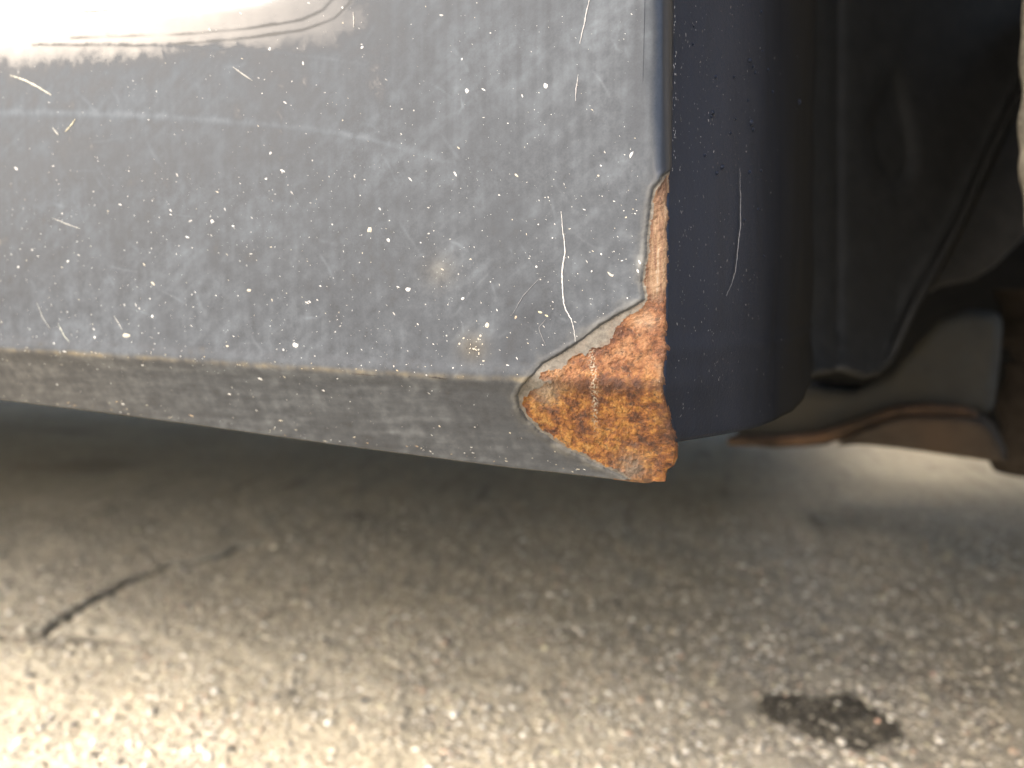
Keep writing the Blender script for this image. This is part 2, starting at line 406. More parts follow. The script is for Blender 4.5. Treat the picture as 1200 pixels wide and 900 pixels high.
pebble('pebble', 1028, 846, 0.0020, (0.7, 0.45, 0.32), 'pinkish grain on the right end of the oil stain')
pebble('pebble', 1043, 845, 0.0016, W_, 'pale grain at the tip of the oil stain')
pebble('pebble', 982, 826, 0.0016, W_, 'whitish grain on the top of the oil stain')
pebble('pebble', 1157, 785, 0.0022, (0.7, 0.62, 0.5), 'cream pebble right of and above the oil stain')
pebble('pebble', 1094, 790, 0.0018, (0.65, 0.45, 0.38), 'pinkish pebble above the tip of the oil stain')

# ------------------------------------------------------------------ the car
car = bpy.data.objects.new('parked_car', None); col.objects.link(car)
car['label'] = 'dusty dark blue car with a rusted body corner beside the wheel arch'; car['category'] = 'car'

# --- side panel: z of crease and bottom edge follow the car's length
crease_px = [(0, 408), (100, 414), (200, 420), (300, 427), (400, 433), (520, 440), (640, 444), (700, 449), (775, 456)]
bottom_px = [(0, 467), (100, 479), (200, 492), (300, 506), (400, 520), (500, 533), (600, 546), (700, 557), (740, 562), (780, 566)]
TAN_L = math.tan(R(30))
cw_ = np.array([at_y(u, v, 0.0) for u, v in crease_px]); 
bw_ = []
for u, v in bottom_px:
    y = 0.01
    for _ in range(6):
        p = at_y(u, v, y); y = max(0.0, (np.interp(p[0], cw_[:, 0], cw_[:, 2]) - p[2]) * TAN_L)
    bw_.append(p)
bw_ = np.array(bw_)
def zc(x): 
    return np.where(x < cw_[0, 0], cw_[0, 2] + (x - cw_[0, 0]) * 0.0, np.interp(x, cw_[:, 0], cw_[:, 2]))
def zb(x):
    return np.interp(x, bw_[:, 0], bw_[:, 2])
def prof_y(x, z):                            # outer surface of the panel
    t = zc(x) - z; wd = 0.0008
    low = wd * np.log1p(np.exp(np.clip(t / wd, -40, 40))) * TAN_L
    up = np.maximum(-t, 0)
    return low + 0.30 * up ** 2 - 0.00045 * np.exp(-(t / 0.0022) ** 2)
# silhouette of the vertical edge (pixels at depth of the edge)
edge_px = [(784, -60), (784, 100), (784, 205), (785, 300), (784, 370), (782, 395), (786, 409), (782, 425), (781, 460), (786, 490), (790, 512), (791, 535), (790, 550), (788, 560), (780, 566)]
ew_ = np.array([at_y(u, v, 0.0015) for u, v in edge_px])[::-1]
def xe(z): return np.interp(z, ew_[:, 2], ew_[:, 0])
def rr(z): return 0.0012 + 0.0040 * sstep(0.245, 0.285, z)
ROLL = R(64)
# grid: columns s (distance along x from the edge, then roll angle), rows by height
xs = np.concatenate([-np.geomspace(3.0, 0.240, 30)[:-1], np.arange(-0.240, -0.045, 0.00034), np.arange(-0.045, -0.0052, 0.00016)])
roll = np.linspace(0, 1, 34)
zt = np.concatenate([np.arange(0.0, 0.058, 0.00016), np.arange(0.058, 0.140, 0.00032), np.linspace(0.140, 0.26, 14)[1:]])   # height above bottom
ncol = len(xs) + len(roll)
# rows before 0 : underside lip
lip = np.array([(-0.022, 0.0035), (-0.012, 0.0018), (-0.006, 0.0006), (-0.0025, -0.0003), (-0.0008, -0.0004)])[:, :]
nrow = len(zt)
H = zt[:, None]
Xc = np.zeros((nrow, ncol)); Yc = Xc.copy(); Zc = Xc.copy()
nx = len(xs)
XX = np.broadcast_to(xs[None, :], (nrow, nx))
# z spacing: warp so that every column starts at its own bottom edge
ZZ = zb(XX) + H * np.ones_like(XX)
Xc[:, :nx], Zc[:, :nx] = XX, ZZ; Yc[:, :nx] = prof_y(XX, ZZ)
xr0 = xs[-1]
zcol = zb(np.array([xr0]))[0] + zt
edge = xe(zcol); rad_ = rr(zcol)
for j, tq in enumerate(roll):
    # straight run from xr0 to the start of the roll, then the roll itself
    ts = 0.35
    xstart = edge - rad_ * math.sin(R(90)) 
    if tq <= ts:
        x = xr0 + (xstart - xr0) * (tq + (1 - ts) / len(roll)) / (ts + (1 - ts) / len(roll)); y = np.zeros(nrow)
    else:
        a = (tq - ts) / (1 - ts) * R(84); x = xstart + rad_ * math.sin(a) ; y = rad_ * (1 - math.cos(a))
    fr = max(0.0, (tq - 0.12) / 0.88); low_ = np.exp(-(zt / 0.0050) ** 1.5)
    x = x + 0 * zcol; Xc[:, nx + j] = x - 0.0020 * fr ** 2 * np.exp(-zt / 0.0018); Zc[:, nx + j] = zcol + 0.0032 * fr ** 2.2 * low_
    Yc[:, nx + j] = y + prof_y(np.minimum(x, -0.0005), zcol)
# rounded bottom tip of the corner
Wx = Xc.ravel(); Wz = Zc.ravel(); Wy = Yc.ravel()
base = np.stack([Wx, Wy, Wz], -1)
nor = np.zeros((nrow, ncol, 3)); G = base.reshape(nrow, ncol, 3)
du = np.gradient(G, axis=1); dv = np.gradient(G, axis=0); nor = np.cross(du, dv); nor /= np.linalg.norm(nor, axis=2, keepdims=True) + 1e-15
nor = nor.reshape(-1, 3)                     # points outward (-y)
if nor[:, 1].mean() > 0: nor = -nor
U, Vp = project(base)

paint_hole = [(800, 196), (783, 202), (777, 207), (771, 215), (766, 222), (763, 240), (761, 253), (759, 270), (758, 290), (757, 302), (754, 322), (753, 332), (755, 345), (756, 351), (746, 358), (733, 365), (720, 372), (702, 383), (685, 397), (664, 411), (649, 420), (636, 427), (626, 438), (613, 452), (607, 463), (609, 476), (618, 491), (631, 503), (649, 516), (672, 529), (692, 539), (713, 549), (731, 558), (742, 566), (748, 590), (850, 590), (850, 196)]
rust_out = [(800, 199), (781, 206), (775, 213), (770, 222), (766, 240), (764, 256), (762, 275), (761, 292), (759, 305), (757, 322), (756, 333), (758, 345), (757, 354), (745, 366), (726, 377), (721, 386), (718, 396), (712, 404), (703, 407), (695, 408), (687, 414), (677, 415), (668, 420), (664, 427), (655, 434), (643, 433), (634, 437), (632, 443), (645, 447), (634, 453), (622, 458), (613, 466), (612, 474), (621, 489), (634, 501), (651, 514), (674, 527), (694, 537), (715, 547), (733, 556), (746, 566), (750, 590), (850, 590), (850, 199)]
jit = 3.2 * fbm(Wx * 450, Wz * 450 + Wy * 300, 4, 60) + 1.6 * fbm(Wx * 1700, Wz * 1700, 3, 61)
near = (U > 560) & (Vp > 150) & (Wx > -0.08) & (Vp < 640)
sdA = np.full(len(Wx), 999.0); sdB = sdA.copy()
sdA[near] = poly_sd(U[near], Vp[near], paint_hole); sdB[near] = poly_sd(U[near], Vp[near], rust_out)
sdA = sdA + jit * 0.45; sdB = sdB + jit * 1.3 + 1.6 * fbm(Wx * 900, Wz * 900, 3, 64)
sdB = np.maximum(sdB, sdA + 0.2)
MM = 0.000166                               # metres in one picture unit at the corner
# relief: paint stands proud of primer, primer of rust
hp = 0.00034 * sstep(0, 2.2, sdA) + 0.00022 * np.exp(-((sdA - 3.5) / 3.0) ** 2) * (0.5 + fbm(Wx * 300, Wz * 300, 2, 66))
hr = np.where(sdB < 0, 1.0, 0.0)
rx = Wx + 0 * Wz
bump = 0.00022 * fbm(Wx * 260, Wz * 260 + Wy * 200, 5, 70, 0.7) + 0.00012 * np.abs(fbm(Wx * 700, Wz * 700 + Wy * 500, 3, 74))
fl_n = fbm(Wx * 330, Wz * 330 + Wy * 200, 5, 77, 0.62)
bump = bump - 0.00011 * sstep(0.02, 0.07, fl_n) - 0.00009 * sstep(0.22, 0.27, fl_n) + 0.00008 * sstep(-0.20, -0.26, fl_n)
hrust = -0.00012 * sstep(0, 2.0, -sdB) + bump * sstep(0, 4.0, -sdB)
wave = 0.00016 * fbm(Wx * 22, Wz * 22, 2, 80)
disp = hp + np.where(sdB < 0, hrust, 0) + wave * sstep(-0.02, -0.05, Wx)
vis = base + nor * disp[:, None]

# dust map on the paint (amount of dirt, plus painted reflections and a paler top)
mmx, mmz = Wx * 1000, Wz * 1000
cl = fbm(mmx * 0.05, mmz * 0.05, 5, 90, 0.6); cl2 = fbm(mmx * 0.22, mmz * 0.22, 5, 95, 0.65)
drip = fbm(mmx * 0.5, mmz * 0.03, 3, 99)
wipe = fbm((mmx * 0.8 + mmz * 0.6) * 0.06, (mmx * -0.6 + mmz * 0.8) * 0.45, 4, 103)
dust = 0.44 + 0.30 * cl + 0.36 * cl2 + 0.16 * drip + 0.15 * wipe * (1 + 2 * cl)
dust -= 0.10 * sstep(300, 420, U) * sstep(180, 320, Vp)
def blob(u, v, r, amt, sx=1.0, ang=0.0, sharp=1.0):
    c, s = math.cos(R(ang)), math.sin(R(ang)); a = (U - u) * c + (Vp - v) * s; b = -(U - u) * s + (Vp - v) * c
    d = np.sqrt((a / sx) ** 2 + b ** 2) / r
    return amt * np.exp(-d ** (2 * sharp))
jn = 8 * fbm(mmx * 0.6, mmz * 0.6, 3, 110)
for a in ((515, 318, 24, 0.22), (440, 262, 26, 0.10), (700, 45, 45, 0.16, 0.6, 60), (710, 100, 40, 0.12), (722, 205, 22, 0.22, 1.8, -60), (560, 405, 30, 0.22), (470, 380, 40, 0.16), (520, 455, 22, 0.12), (690, 265, 40, 0.05),
          (752, 312, 7, 0.5, 2.0, 80), (745, 345, 14, 0.2), (640, 320, 30, -0.06), (600, 400, 12, -0.32, 3.6, -62), (565, 467, 22, -0.25, 1.6, 10), (600, 490, 12, -0.15), (440, 370, 28, -0.14, 1.5, 20), (505, 400, 20, -0.10), (700, 350, 30, 0.12, 1.4, -35), (105, 390, 30, 0.12, 2, 10), (160, 110, 40, 0.08)):
    dust = dust + blob(*a) * (1 + 0.9 * cl2)
# crease catches tan dirt
tcr = (Wz - zc(Wx)) / MM
cr_ = np.exp(-((tcr + 0.5 + 2 * cl2) / 4.0) ** 2) * (0.6 + 0.8 * fbm(mmx * 0.35, mmz * 0, 3, 115)).clip(0, 1)
below = sstep(4, -6, tcr)
dust = dust + 0.38 * cr_ + 0.06 * below + below * (0.34 * fbm(mmx * 0.05, mmz * 0.5, 4, 118) + 0.30 * fbm(mmx * 0.3, mmz * 0.5, 4, 119))
stain = np.exp(-((np.maximum(sdA, 0)) / (9 + 14 * np.clip(cl2, -.3, 1))) ** 2) * near
dust = dust + 0.05 * stain
tan = np.clip(0.4 * stain + 0.9 * cr_ + 0.16 * below + 0.25 * below * sstep(300, 0, U) + blob(555, 408, 16, 0.7) + blob(515, 318, 18, 0.35), 0, 1)
# rubbed clean edge: along the vertical edge and just above it
e = U - 784
dust -= 0.75 * sstep(-26, -12, e) * sstep(230, 190, Vp) + 0.18 * np.exp(-((e + 38) / 5) ** 2) * sstep(190, 130, Vp)
dust -= 0.35 * np.exp(-((sdA - 4) / 5) ** 2) * sstep(0.3, -0.2, cl2) * (Vp > 215) * (Vp < 330)
dust += 0.09 * np.exp(-((sdA - 5) / 5) ** 2) * (Vp > 350)
# polished top left where the panel was wiped
# long pale reflection and thin companion lines, painted in as dust
def reflect_line(pts, wl, wr, amt):
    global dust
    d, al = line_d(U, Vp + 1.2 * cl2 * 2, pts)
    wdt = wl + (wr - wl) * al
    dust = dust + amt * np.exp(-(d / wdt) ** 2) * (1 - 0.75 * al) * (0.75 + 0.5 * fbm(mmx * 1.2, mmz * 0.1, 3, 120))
reflect_line([(-60, 132), (60, 132), (140, 134), (220, 139), (300, 145), (370, 152), (440, 165), (520, 190)], 5.0, 2.5, 0.62)
reflect_line([(40, 52), (120, 52), (220, 55), (320, 61), (390, 70), (440, 78)], 2.5, 2.0, 0.5)
reflect_line([(400, 155), (470, 170), (560, 200)], 3, 3, 0.3)
for _ in range(80):
    u0, v0 = rng.uniform(-20, 740), rng.uniform(20, 430); a = rng.normal(38, 22) if u0 < 420 else rng.uniform(20, 150)
    L = rng.uniform(8, 55); b = rng.uniform(-8, 8)
    u1, v1 = u0 + L * math.cos(R(a)), v0 + L * math.sin(R(a))
    bb = (U > min(u0, u1) - 15) & (U < max(u0, u1) + 15) & (Vp > v0 - 15) & (Vp < v1 + 15)
    if bb.any():
        d, al = line_d(U[bb], Vp[bb], [(u0, v0), ((u0 + u1) / 2 + b * .3, (v0 + v1) / 2 - b * .3), (u1, v1)])
        dust[bb] += rng.uniform(0.08, 0.3) * np.exp(-(d / rng.uniform(0.9, 2.2)) ** 2) * np.sin(al * 3.1)
pol = sstep(100, 52, Vp + 0.06 * U + 8 * cl) * sstep(500, 385, U + 20 * cl)
pol = pol * sstep(-110, -25, Vp) * sstep(-160, -40, U)
matte = sstep(-12, -8, e) * sstep(216, 206, Vp)
worn = np.where(dust < 0.42, 0.42 + (dust - 0.42) * 0.55, dust)  # worn: dust amount, with the painted sky sheen added below
worn = worn + 0.10 * sstep(240, 20, Vp) * sstep(350, 650, U) * (0.6 + 1.2 * drip)  # paler toward the upper right: sky sheen put into the dust amount
worn = np.where(e < -14, worn, dust)
dust = worn * (1 - pol) + (0.10 + 0.12 * sstep(120, 420, U) + 0.04 * cl2 + 0.3 * np.clip(worn - 0.6, 0, 1)) * pol
inside = sstep(-150, -40, U) * sstep(-130, -40, Vp)
dust = dust * inside + 0.46 * (1 - inside)
dust = dust * (1 - matte)
dust = np.clip(dust, 0.02, 1)

reflect_ring = np.zeros_like(dust)  # contour lines of the top left reflection, painted as tan dust
for pts in ([(40, 53), (110, 54), (170, 54), (235, 50), (300, 44), (355, 36), (392, 23), (412, 3)], [(85, 45), (150, 43), (230, 40), (300, 33), (355, 24), (380, 12), (396, -6)]):
    d_, al_ = line_d(U, Vp + 1.5 * cl2, pts); reflect_ring = np.maximum(reflect_ring, np.exp(-(d_ / 1.8) ** 2) * (0.45 + 0.6 * fbm(mmx * 0.12, mmz * 0, 3, 125)).clip(0, 1))
reflect_ring = reflect_ring * inside
dust = np.clip(dust + 0.26 * reflect_ring, 0, 1); tan = np.clip(tan + 0.9 * reflect_ring, 0, 1)
upper = sstep(470, 420, Vp + 25 * fbm(mmx * .15, mmz * .15, 3, 130))
strip = sstep(362, 335, Vp); 
brown = np.exp(-((Vp - 452 - 5 * cl2) / 9) ** 2) * 0.8 + 0.8 * sstep(765, 782, U + 8 * cl2) * sstep(380, 420, Vp) * sstep(540, 500, Vp)
pale_ = np.clip(np.exp(-((U - 694 - 0.06 * (Vp - 430) - 4 * cl2) / 3.5) ** 2) * (fbm(mmx * 2.2, mmz * 2.2, 3, 135) > 0.08) * sstep(390, 410, Vp) * sstep(520, 480, Vp)
                + blob(757, 376, 10, 0.8) * (0.6 + cl2) + blob(740, 549, 20, 0.35) + blob(640, 460, 14, 0.6), 0, 1)

quads = grid_faces(nrow, ncol)
tris = np.concatenate([quads[:, [0, 1, 2]], quads[:, [0, 2, 3]]])
attrs_all = np.stack([dust, tan, upper, strip, brown, pale_, sdB, pol, matte], 1)
inA, outA, nv = clip(tris, sdA)
vis = extend(vis, nv); base_e = extend(base, nv); attrs_all = extend(attrs_all, nv); sdB2 = attrs_all[:, 6]
inB, outB, nv2 = clip(inA, sdB2)
pv, pt, (pa,) = compact(vis, outA, attrs_all)
side = mesh_obj('side_panel', pv, pt, M_paint, car, attrs=dict(dust=('FLOAT', pa[:, 0]), tan=('FLOAT', pa[:, 1]), polish=('FLOAT', pa[:, 7]), matte=('FLOAT', pa[:, 8])))  # dust and tan also carry the painted reflections
vis2 = extend(vis, nv2); at2 = extend(attrs_all, nv2)
rv, rt, (ra,) = compact(vis2, inB, at2)
mesh_obj('rust_patch', rv, rt, M_rust, side, label='orange brown rust eating the lower corner', attrs=dict(upper=('FLOAT', ra[:, 2]), strip=('FLOAT', ra[:, 3]), brown=('FLOAT', np.clip(ra[:, 4], 0, 1)), pale=('FLOAT', ra[:, 5])))
qv, qt, _ = compact(vis2, outB, at2)
mesh_obj('bare_primer', qv, qt, M_primer, side, label='beige grey primer laid bare between paint and rust')

# lower lip that turns under the sill
bx = np.concatenate([xs, [xr0 + 0.0012, xr0 + 0.0024]])
bl = []
for (dy, dz) in ((0.0, -0.00002), (0.0009, -0.0007), (0.0022, -0.0009), (0.006, -0.0002), (0.014, 0.0012), (0.024, 0.003)):
    z0 = zb(np.minimum(bx, 0)); bl.append(np.stack([bx, prof_y(np.minimum(bx, -0.0005), z0) + dy, z0 + dz + (0.0004 if dy == 0 else 0) + 0.0012 * sstep(-0.0052, -0.002, bx)], 1))
bl = np.array(bl)
uL, vL = project(bl.reshape(-1, 3))
rustlip = bl[:, bx > -0.0125]; paintlip = bl[:, bx <= -0.0122]
mesh_obj('sill_lip', paintlip.reshape(-1, 3), grid_faces(*paintlip.shape[:2]), M_paint, side, attrs=dict(dust=('FLOAT', np.full(paintlip[..., 0].size, 0.6)), tan=('FLOAT', np.full(paintlip[..., 0].size, 0.5))))
z_ = np.zeros(rustlip[..., 0].size)
mesh_obj('rusted_lip', rustlip.reshape(-1, 3), grid_faces(*rustlip.shape[:2]), M_rust, side, attrs=dict(upper=('FLOAT', z_), strip=('FLOAT', z_), brown=('FLOAT', z_), pale=('FLOAT', z_ + .2)))

# --- dirt flecks on the panel
def panel_pt(u, v):
    y = 0.0
    for _ in range(8):
        p = at_y(u, v, y); y = float(prof_y(np.array(min(p[0], -0.0005)), np.array(p[2])))
    return at_y(u, v, y)
def panel_frame(p):
    e_ = 0.0004; x, z = p[0], p[2]
    f = lambda a, b: float(prof_y(np.array(a), np.array(b)))
    nx_ = np.array([f(x + e_, z) - f(x - e_, z), -2 * e_, f(x, z + e_) - f(x, z - e_)]); nx_ /= np.linalg.norm(nx_)
    t1 = np.cross(nx_, [0, 0, 1]); t1 /= np.linalg.norm(t1); 
    if t1[0] < 0: t1 = -t1
    t2 = np.cross(t1, nx_); 
    if t2[2] < 0: t2 = -t2
    return nx_, t1, t2
fl_v, fl_f, fl_c = [], [], []
wave_at = lambda x, z: float(0.00016 * fbm(np.array(x) * 22, np.array(z) * 22, 2, 80) * sstep(-0.02, -0.05, np.array(x)))
def fleck(u, v, rpx, stretch=1.0, ang=0.0, c=(0.75, 0.75, 0.74), k=7):
    p = panel_pt(u, v)
    if p[0] > -0.0045: return
    n_, t1, t2 = panel_frame(p); dist = np.dot(p - CAM, FWD); r = 0.70 * rpx * dist / F
    p = p + n_ * (wave_at(p[0], p[2]) + 0.00036)
    b0 = len(fl_v); fl_v.append(p + n_ * (0.00004 + r * 0.25)); 
    ca, sa = math.cos(R(ang)), math.sin(R(ang)); ph = random.random() * 6
    for i in range(k):
        a = ph + 6.283 * i / k; q = r * random.uniform(0.6, 1.25)
        x, y = q * math.cos(a) * stretch, q * math.sin(a)
        X, Y = x * ca - y * sa, x * sa + y * ca
        fl_v.append(p + t1 * X - t2 * Y - n_ * 0.00002)
    for i in range(k): fl_f.append((b0, b0 + 1 + i, b0 + 1 + (i + 1) % k))
    fl_c.extend([(*c, 1)] * (k + 1))
WH, CR, YE = (0.78, 0.78, 0.77), (0.62, 0.57, 0.47), (0.66, 0.60, 0.40)
for a in ((317, 58, 3.4), (356, 75, 2.4, 1.5, 70), (250, 260, 3.4), (318, 180, 2.6), (425, 56, 3.2), (548, 107, 3.8), (542, 70, 2.0), (640, 101, 3.6, 1.3, 70), (434, 270, 4.6, 1, 0, CR), (456, 282, 3.2), (740, 182, 3.2, 1.8, -60), (150, 393, 3.6, 2.3, 0, CR), (81, 306, 2.6), (293, 340, 2.6, 1.8, 10, CR), (347, 404, 4, 1.3, 15), (333, 410, 2.4), (225, 486, 1.9, 3.5, 20, (0.6, 0.45, 0.3)), (330, 492, 1.6, 3, 10, CR), (334, 441, 1.8, 1.8, 60, CR), (305, 443, 2.8, 1.6, 30), (180, 371, 2.8), (145, 473, 1.9, 1.6, 0), (177, 350, 1.8), (112, 395, 2.2), (23, 313, 2.0), (479, 339, 3.4, 1.3), (543, 350, 2.6), (605, 372, 2.4, 1, 0, (0.5, 0.4, 0.3)), (571, 381, 4, 1.2, 0, CR), (634, 366, 2.2, 1.8, 20, YE), (641, 370, 1.6, 2, 20, YE), (751, 309, 4.4, 1.6, 80), (748, 318, 2.4, 1.8, 75), (716, 322, 2.0, 3.5, 40, CR), (606, 206, 1.6, 2.6, 40, CR), (534, 204, 1.5, 3.2, 55), (482, 211, 1.3, 4, 40), (446, 245, 1.2, 3, 45), (20, 198, 2, 2.2, 30), (80, 152, 1.4, 2), (142, 240, 1.6, 2, 30), (313, 210, 2.2, 1.4, 40), (221, 278, 1.6, 2.4, 20), (68, 450, 1.6, 1.6), (168, 427, 1.8, 1.6), (270, 461, 2.4, 1.8, 10), (380, 457, 2.2, 1.4, 30), (396, 443, 1.7), (705, 298, 1.6), (694, 318, 1.7), (629, 313, 2.0)):
    fleck(*a)
for _ in range(26):                          # mud splash with dark crumbs
    a, r = random.random() * 6.28, abs(random.gauss(0, 8)); c = CR if random.random() < 0.75 else (0.05, 0.045, 0.04)
    fleck(555 + r * math.cos(a), 408 + r * math.sin(a), random.uniform(0.6, 2.2), 1, 0, c)
cnt = 0
while cnt < 1800:
    u, v = random.uniform(-25, 776), random.uniform(-15, 560)
    dens = 0.35 + 0.5 * (v > 200) * (v < 430) + 0.35 * float(perlin(u * 0.02, v * 0.02, 5)) + (0.2 if 350 < v < 430 and u < 450 else 0)
    if random.random() > dens: continue
    p = panel_pt(u, v)
    if p[2] < zb(np.array(p[0])) + 0.0008 or p[0] > -0.006: continue
    if u > 590 and poly_sd(np.array([u]), np.array([v]), paint_hole)[0] < 5: continue
    cnt += 1
    r = min(random.lognormvariate(math.log(0.52), 0.48), 2.0)
    st = random.choice((1, 1, 1.3, 1.8, 3.0)); ang = random.gauss(35, 25)
    b = random.random(); c = WH if b < 0.42 else ((0.5, 0.5, 0.49) if b < 0.85 else CR)
    fleck(u, v, r, st, ang, c, 5)
for _ in range(130):                         # chips and grit along the lower edge and the seam
    u = random.uniform(-20, 690)
    if random.random() < 0.6: v = np.interp(u, *zip(*bottom_px)) - abs(random.gauss(0, 6)) - 1.2; c = random.choice((CR, CR, WH, (0.5, 0.36, 0.22), (0.05, 0.045, 0.04)))
    else: v = np.interp(u, *zip(*crease_px)) + random.gauss(0, 3); c = random.choice((CR, (0.5, 0.42, 0.28), (0.35, 0.30, 0.22), (0.05, 0.045, 0.04)))
    if poly_sd(np.array([u]), np.array([v]), paint_hole)[0] < 5: continue
    fleck(u, v, random.uniform(0.4, 1.3), random.choice((1, 1.8, 3.2)), random.gauss(12, 20), c, 6)
mesh_obj('dirt_fleck', np.array(fl_v), np.array(fl_f) if len(set(map(len, fl_f))) == 1 else fl_f, M_speck, side, smooth=False, attrs=dict(tint=('FLOAT_COLOR', np.array(fl_c))), kind='stuff')

# --- scratches: thin raised-edge ribbons following the panel
def ribbon(name, pts, wpx, c, parent, ptfun, frame, lift=0.00042, label=None, rough=0.35):
    pts = np.array(pts, float); seg = np.r_[0, np.cumsum(np.hypot(*np.diff(pts, axis=0).T))]
    L = seg[-1]; m = max(4, int(L / 2.2)); ss = np.linspace(0, L, m)
    uu_ = np.interp(ss, seg, pts[:, 0]) + 0.5 * perlin(ss * 0.25, ss * 0, 7) ; vv_ = np.interp(ss, seg, pts[:, 1])
    V, Fc = [], []
    for i in range(m):
        p = ptfun(uu_[i], vv_[i]); n_, t1, t2 = frame(p)
        k = min(i + 1, m - 1); k0 = max(i - 1, 0)
        dirp = ptfun(uu_[k], vv_[k]) - ptfun(uu_[k0], vv_[k0]); sdv = np.cross(dirp, n_); sdv /= np.linalg.norm(sdv)
        dd = np.dot(p - CAM, FWD) / F
        wd = 0.72 * wpx * dd * (0.25 + 0.75 * math.sin(math.pi * min(max((i + .5) / m, 0.08), 0.92))) * (1 + rough * 2 * float(perlin(np.array(i * 0.7), np.array(3.3), 9)))
        p = p + n_ * (lift + (wave_at(p[0], p[2]) if parent is side else 0))
        V += [p - sdv * wd, p + n_ * wd * 0.4, p + sdv * wd]
        if i: b = 3 * i; Fc += [(b - 3, b - 2, b + 1, b), (b - 2, b - 1, b + 2, b + 1)]
    kw = dict(label=label) if label else {}
    return mesh_obj(name, np.array(V), Fc, M_speck, parent, smooth=False, attrs=dict(tint=('FLOAT_COLOR', np.tile((*c, 1), (len(V), 1)))), **kw)
SC = [([(658, 248), (660, 268), (663, 295), (659, 318), (660, 340), (661, 355), (664, 364), (670, 374), (673, 386), (675, 400)], 0.95, (0.75, 0.75, 0.74)),
      ([(692, -4), (686, 25), (680, 52)], 1.0, (0.55, 0.55, 0.55)), ([(678, 88), (676, 104), (675, 119)], 0.9, (0.45, 0.45, 0.46)),
      ([(14, 89), (32, 95), (47, 103), (62, 112)], 1.5, (0.72, 0.70, 0.58)), ([(90, 140), (85, 147), (78, 155)], 1.3, (0.66, 0.62, 0.44)), ([(63, 150), (70, 159)], 1.2, (0.55, 0.55, 0.5)),
      ([(274, 79), (285, 87), (297, 95)], 1.3, (0.42, 0.42, 0.40)), ([(63, 256), (78, 262), (95, 268)], 0.8, (0.5, 0.5, 0.47)), ([(70, 380), (76, 392), (83, 401)], 1.0, (0.5, 0.52, 0.45)), ([(45, 355), (52, 372), (60, 385)], 0.8, (0.42, 0.42, 0.4)),
      ([(135, 370), (141, 380), (145, 386)], 0.8, (0.5, 0.5, 0.48)), ([(415, 15), (416, 33)], 0.9, (0.6, 0.58, 0.55)), ([(640, 405), (636, 396), (632, 384), (640, 374)], 0.45, (0.26, 0.26, 0.27)), ([(600, 370), (615, 345), (634, 325)], 0.45, (0.26, 0.26, 0.28)), ([(96, 15), (120, 13), (150, 10)], 0.9, (0.35, 0.36, 0.38))]
for pts, wpx, c in SC: ribbon('scratch', pts, wpx, c, side, panel_pt, panel_frame)
ribbon('paint_crack', [(504, 440), (512, 440.5), (520, 441.5), (527, 442)], 1.3, (0.03, 0.025, 0.02), side, panel_pt, panel_frame, 0.0008)
ribbon('paint_crack', [(414, 436), (428, 437), (440, 438)], 1.0, (0.05, 0.04, 0.03), side, panel_pt, panel_frame, 0.0008)

# --- front wall of the wheel arch (flange turned in behind the edge)
zr = np.concatenate([np.linspace(0.2065, 0.2155, 10), np.linspace(0.2155, 0.36, 90)[1:], [0.40, 0.44, 0.47, 0.5, 0.733]])
path = np.array([(0.0, 0.0), (0.0095, 0.0135), (0.0185, 0.0315), (0.0255, 0.058), (0.0302, 0.0885), (0.0330, 0.118), (0.0345, 0.1446), (0.0350, 0.19), (0.0350, 0.26), (0.0350, 0.36), (0.0350, 0.50), (0.0350, 0.69)])
tp = np.linspace(0, 1, len(path)); tq = np.linspace(0, 1, 220)
pxs, pys = np.interp(tq, tp, path[:, 0]), np.interp(tq, tp, path[:, 1])
ker = np.ones(13) / 13
def smooth1(a): return np.r_[a[:6], np.convolve(a, ker, 'valid'), a[-6:]]
pxs, pys = smooth1(pxs), smooth1(pys)
FL = np.zeros((len(zr), 220, 3))
for i, z in enumerate(zr):
    x0 = float(xe(np.array(min(z, 0.34)))) - 0.0004 + (0.012 * float(sstep(0.48, 0.6, z))); y0 = float(rr(np.array(z))) + float(prof_y(np.array(-0.0005), np.array(min(z, 0.47))))
    y0 = y0 - 0.0008
    bulge = 0.0012 * fbm(pxs * 0 + z * 30, pys * 40, 2, 140) * sstep(0, 0.02, pys)
    FL[i, :, 0] = x0 + pxs + bulge; FL[i, :, 1] = y0 + pys; FL[i, :, 2] = z
# curved lower edge, lifting where it runs inward
FL[..., 2] += (0.0085 * sstep(0.025, 0.15, FL[..., 1]) ** 1.3) * sstep(0.235, 0.207, FL[..., 2])
un, vn = project(FL.reshape(-1, 3))
fd = 0.16 * sstep(250, 480, vn + 30 * fbm(un * .02, vn * .01, 3, 145)) * (0.6 + 0.6 * fbm(un * .05, vn * .015, 3, 147)) + 0.95 * sstep(845, 950, un)
arch = mesh_obj('wheel_arch', FL.reshape(-1, 3), grid_faces(len(zr), 220), M_flange, car, attrs=dict(dust=('FLOAT', np.clip(fd, 0, 1))))
sm = arch.modifiers.new('thickness', 'SOLIDIFY'); sm.thickness = 0.0012; sm.offset = -1
def arch_pt(u, v):                           # nearest flange vertex along the ray, refined
    i = int(np.argmin((un - u) ** 2 + (vn - v) ** 2)); return FL.reshape(-1, 3)[i].copy()
Fg = FL; fn = np.cross(np.gradient(Fg, axis=1), np.gradient(Fg, axis=0)); fn /= np.linalg.norm(fn, axis=2, keepdims=True)
fn = fn.reshape(-1, 3); fn = np.where((fn @ FWD)[:, None] > 0, -fn, fn)
def arch_exact(u, v):
    i = int(np.argmin((un - u) ** 2 + (vn - v) ** 2)); p, n_ = FL.reshape(-1, 3)[i], fn[i]; r = ray(u, v)
    return CAM + r * (np.dot(p - CAM, n_) / np.dot(r, n_))
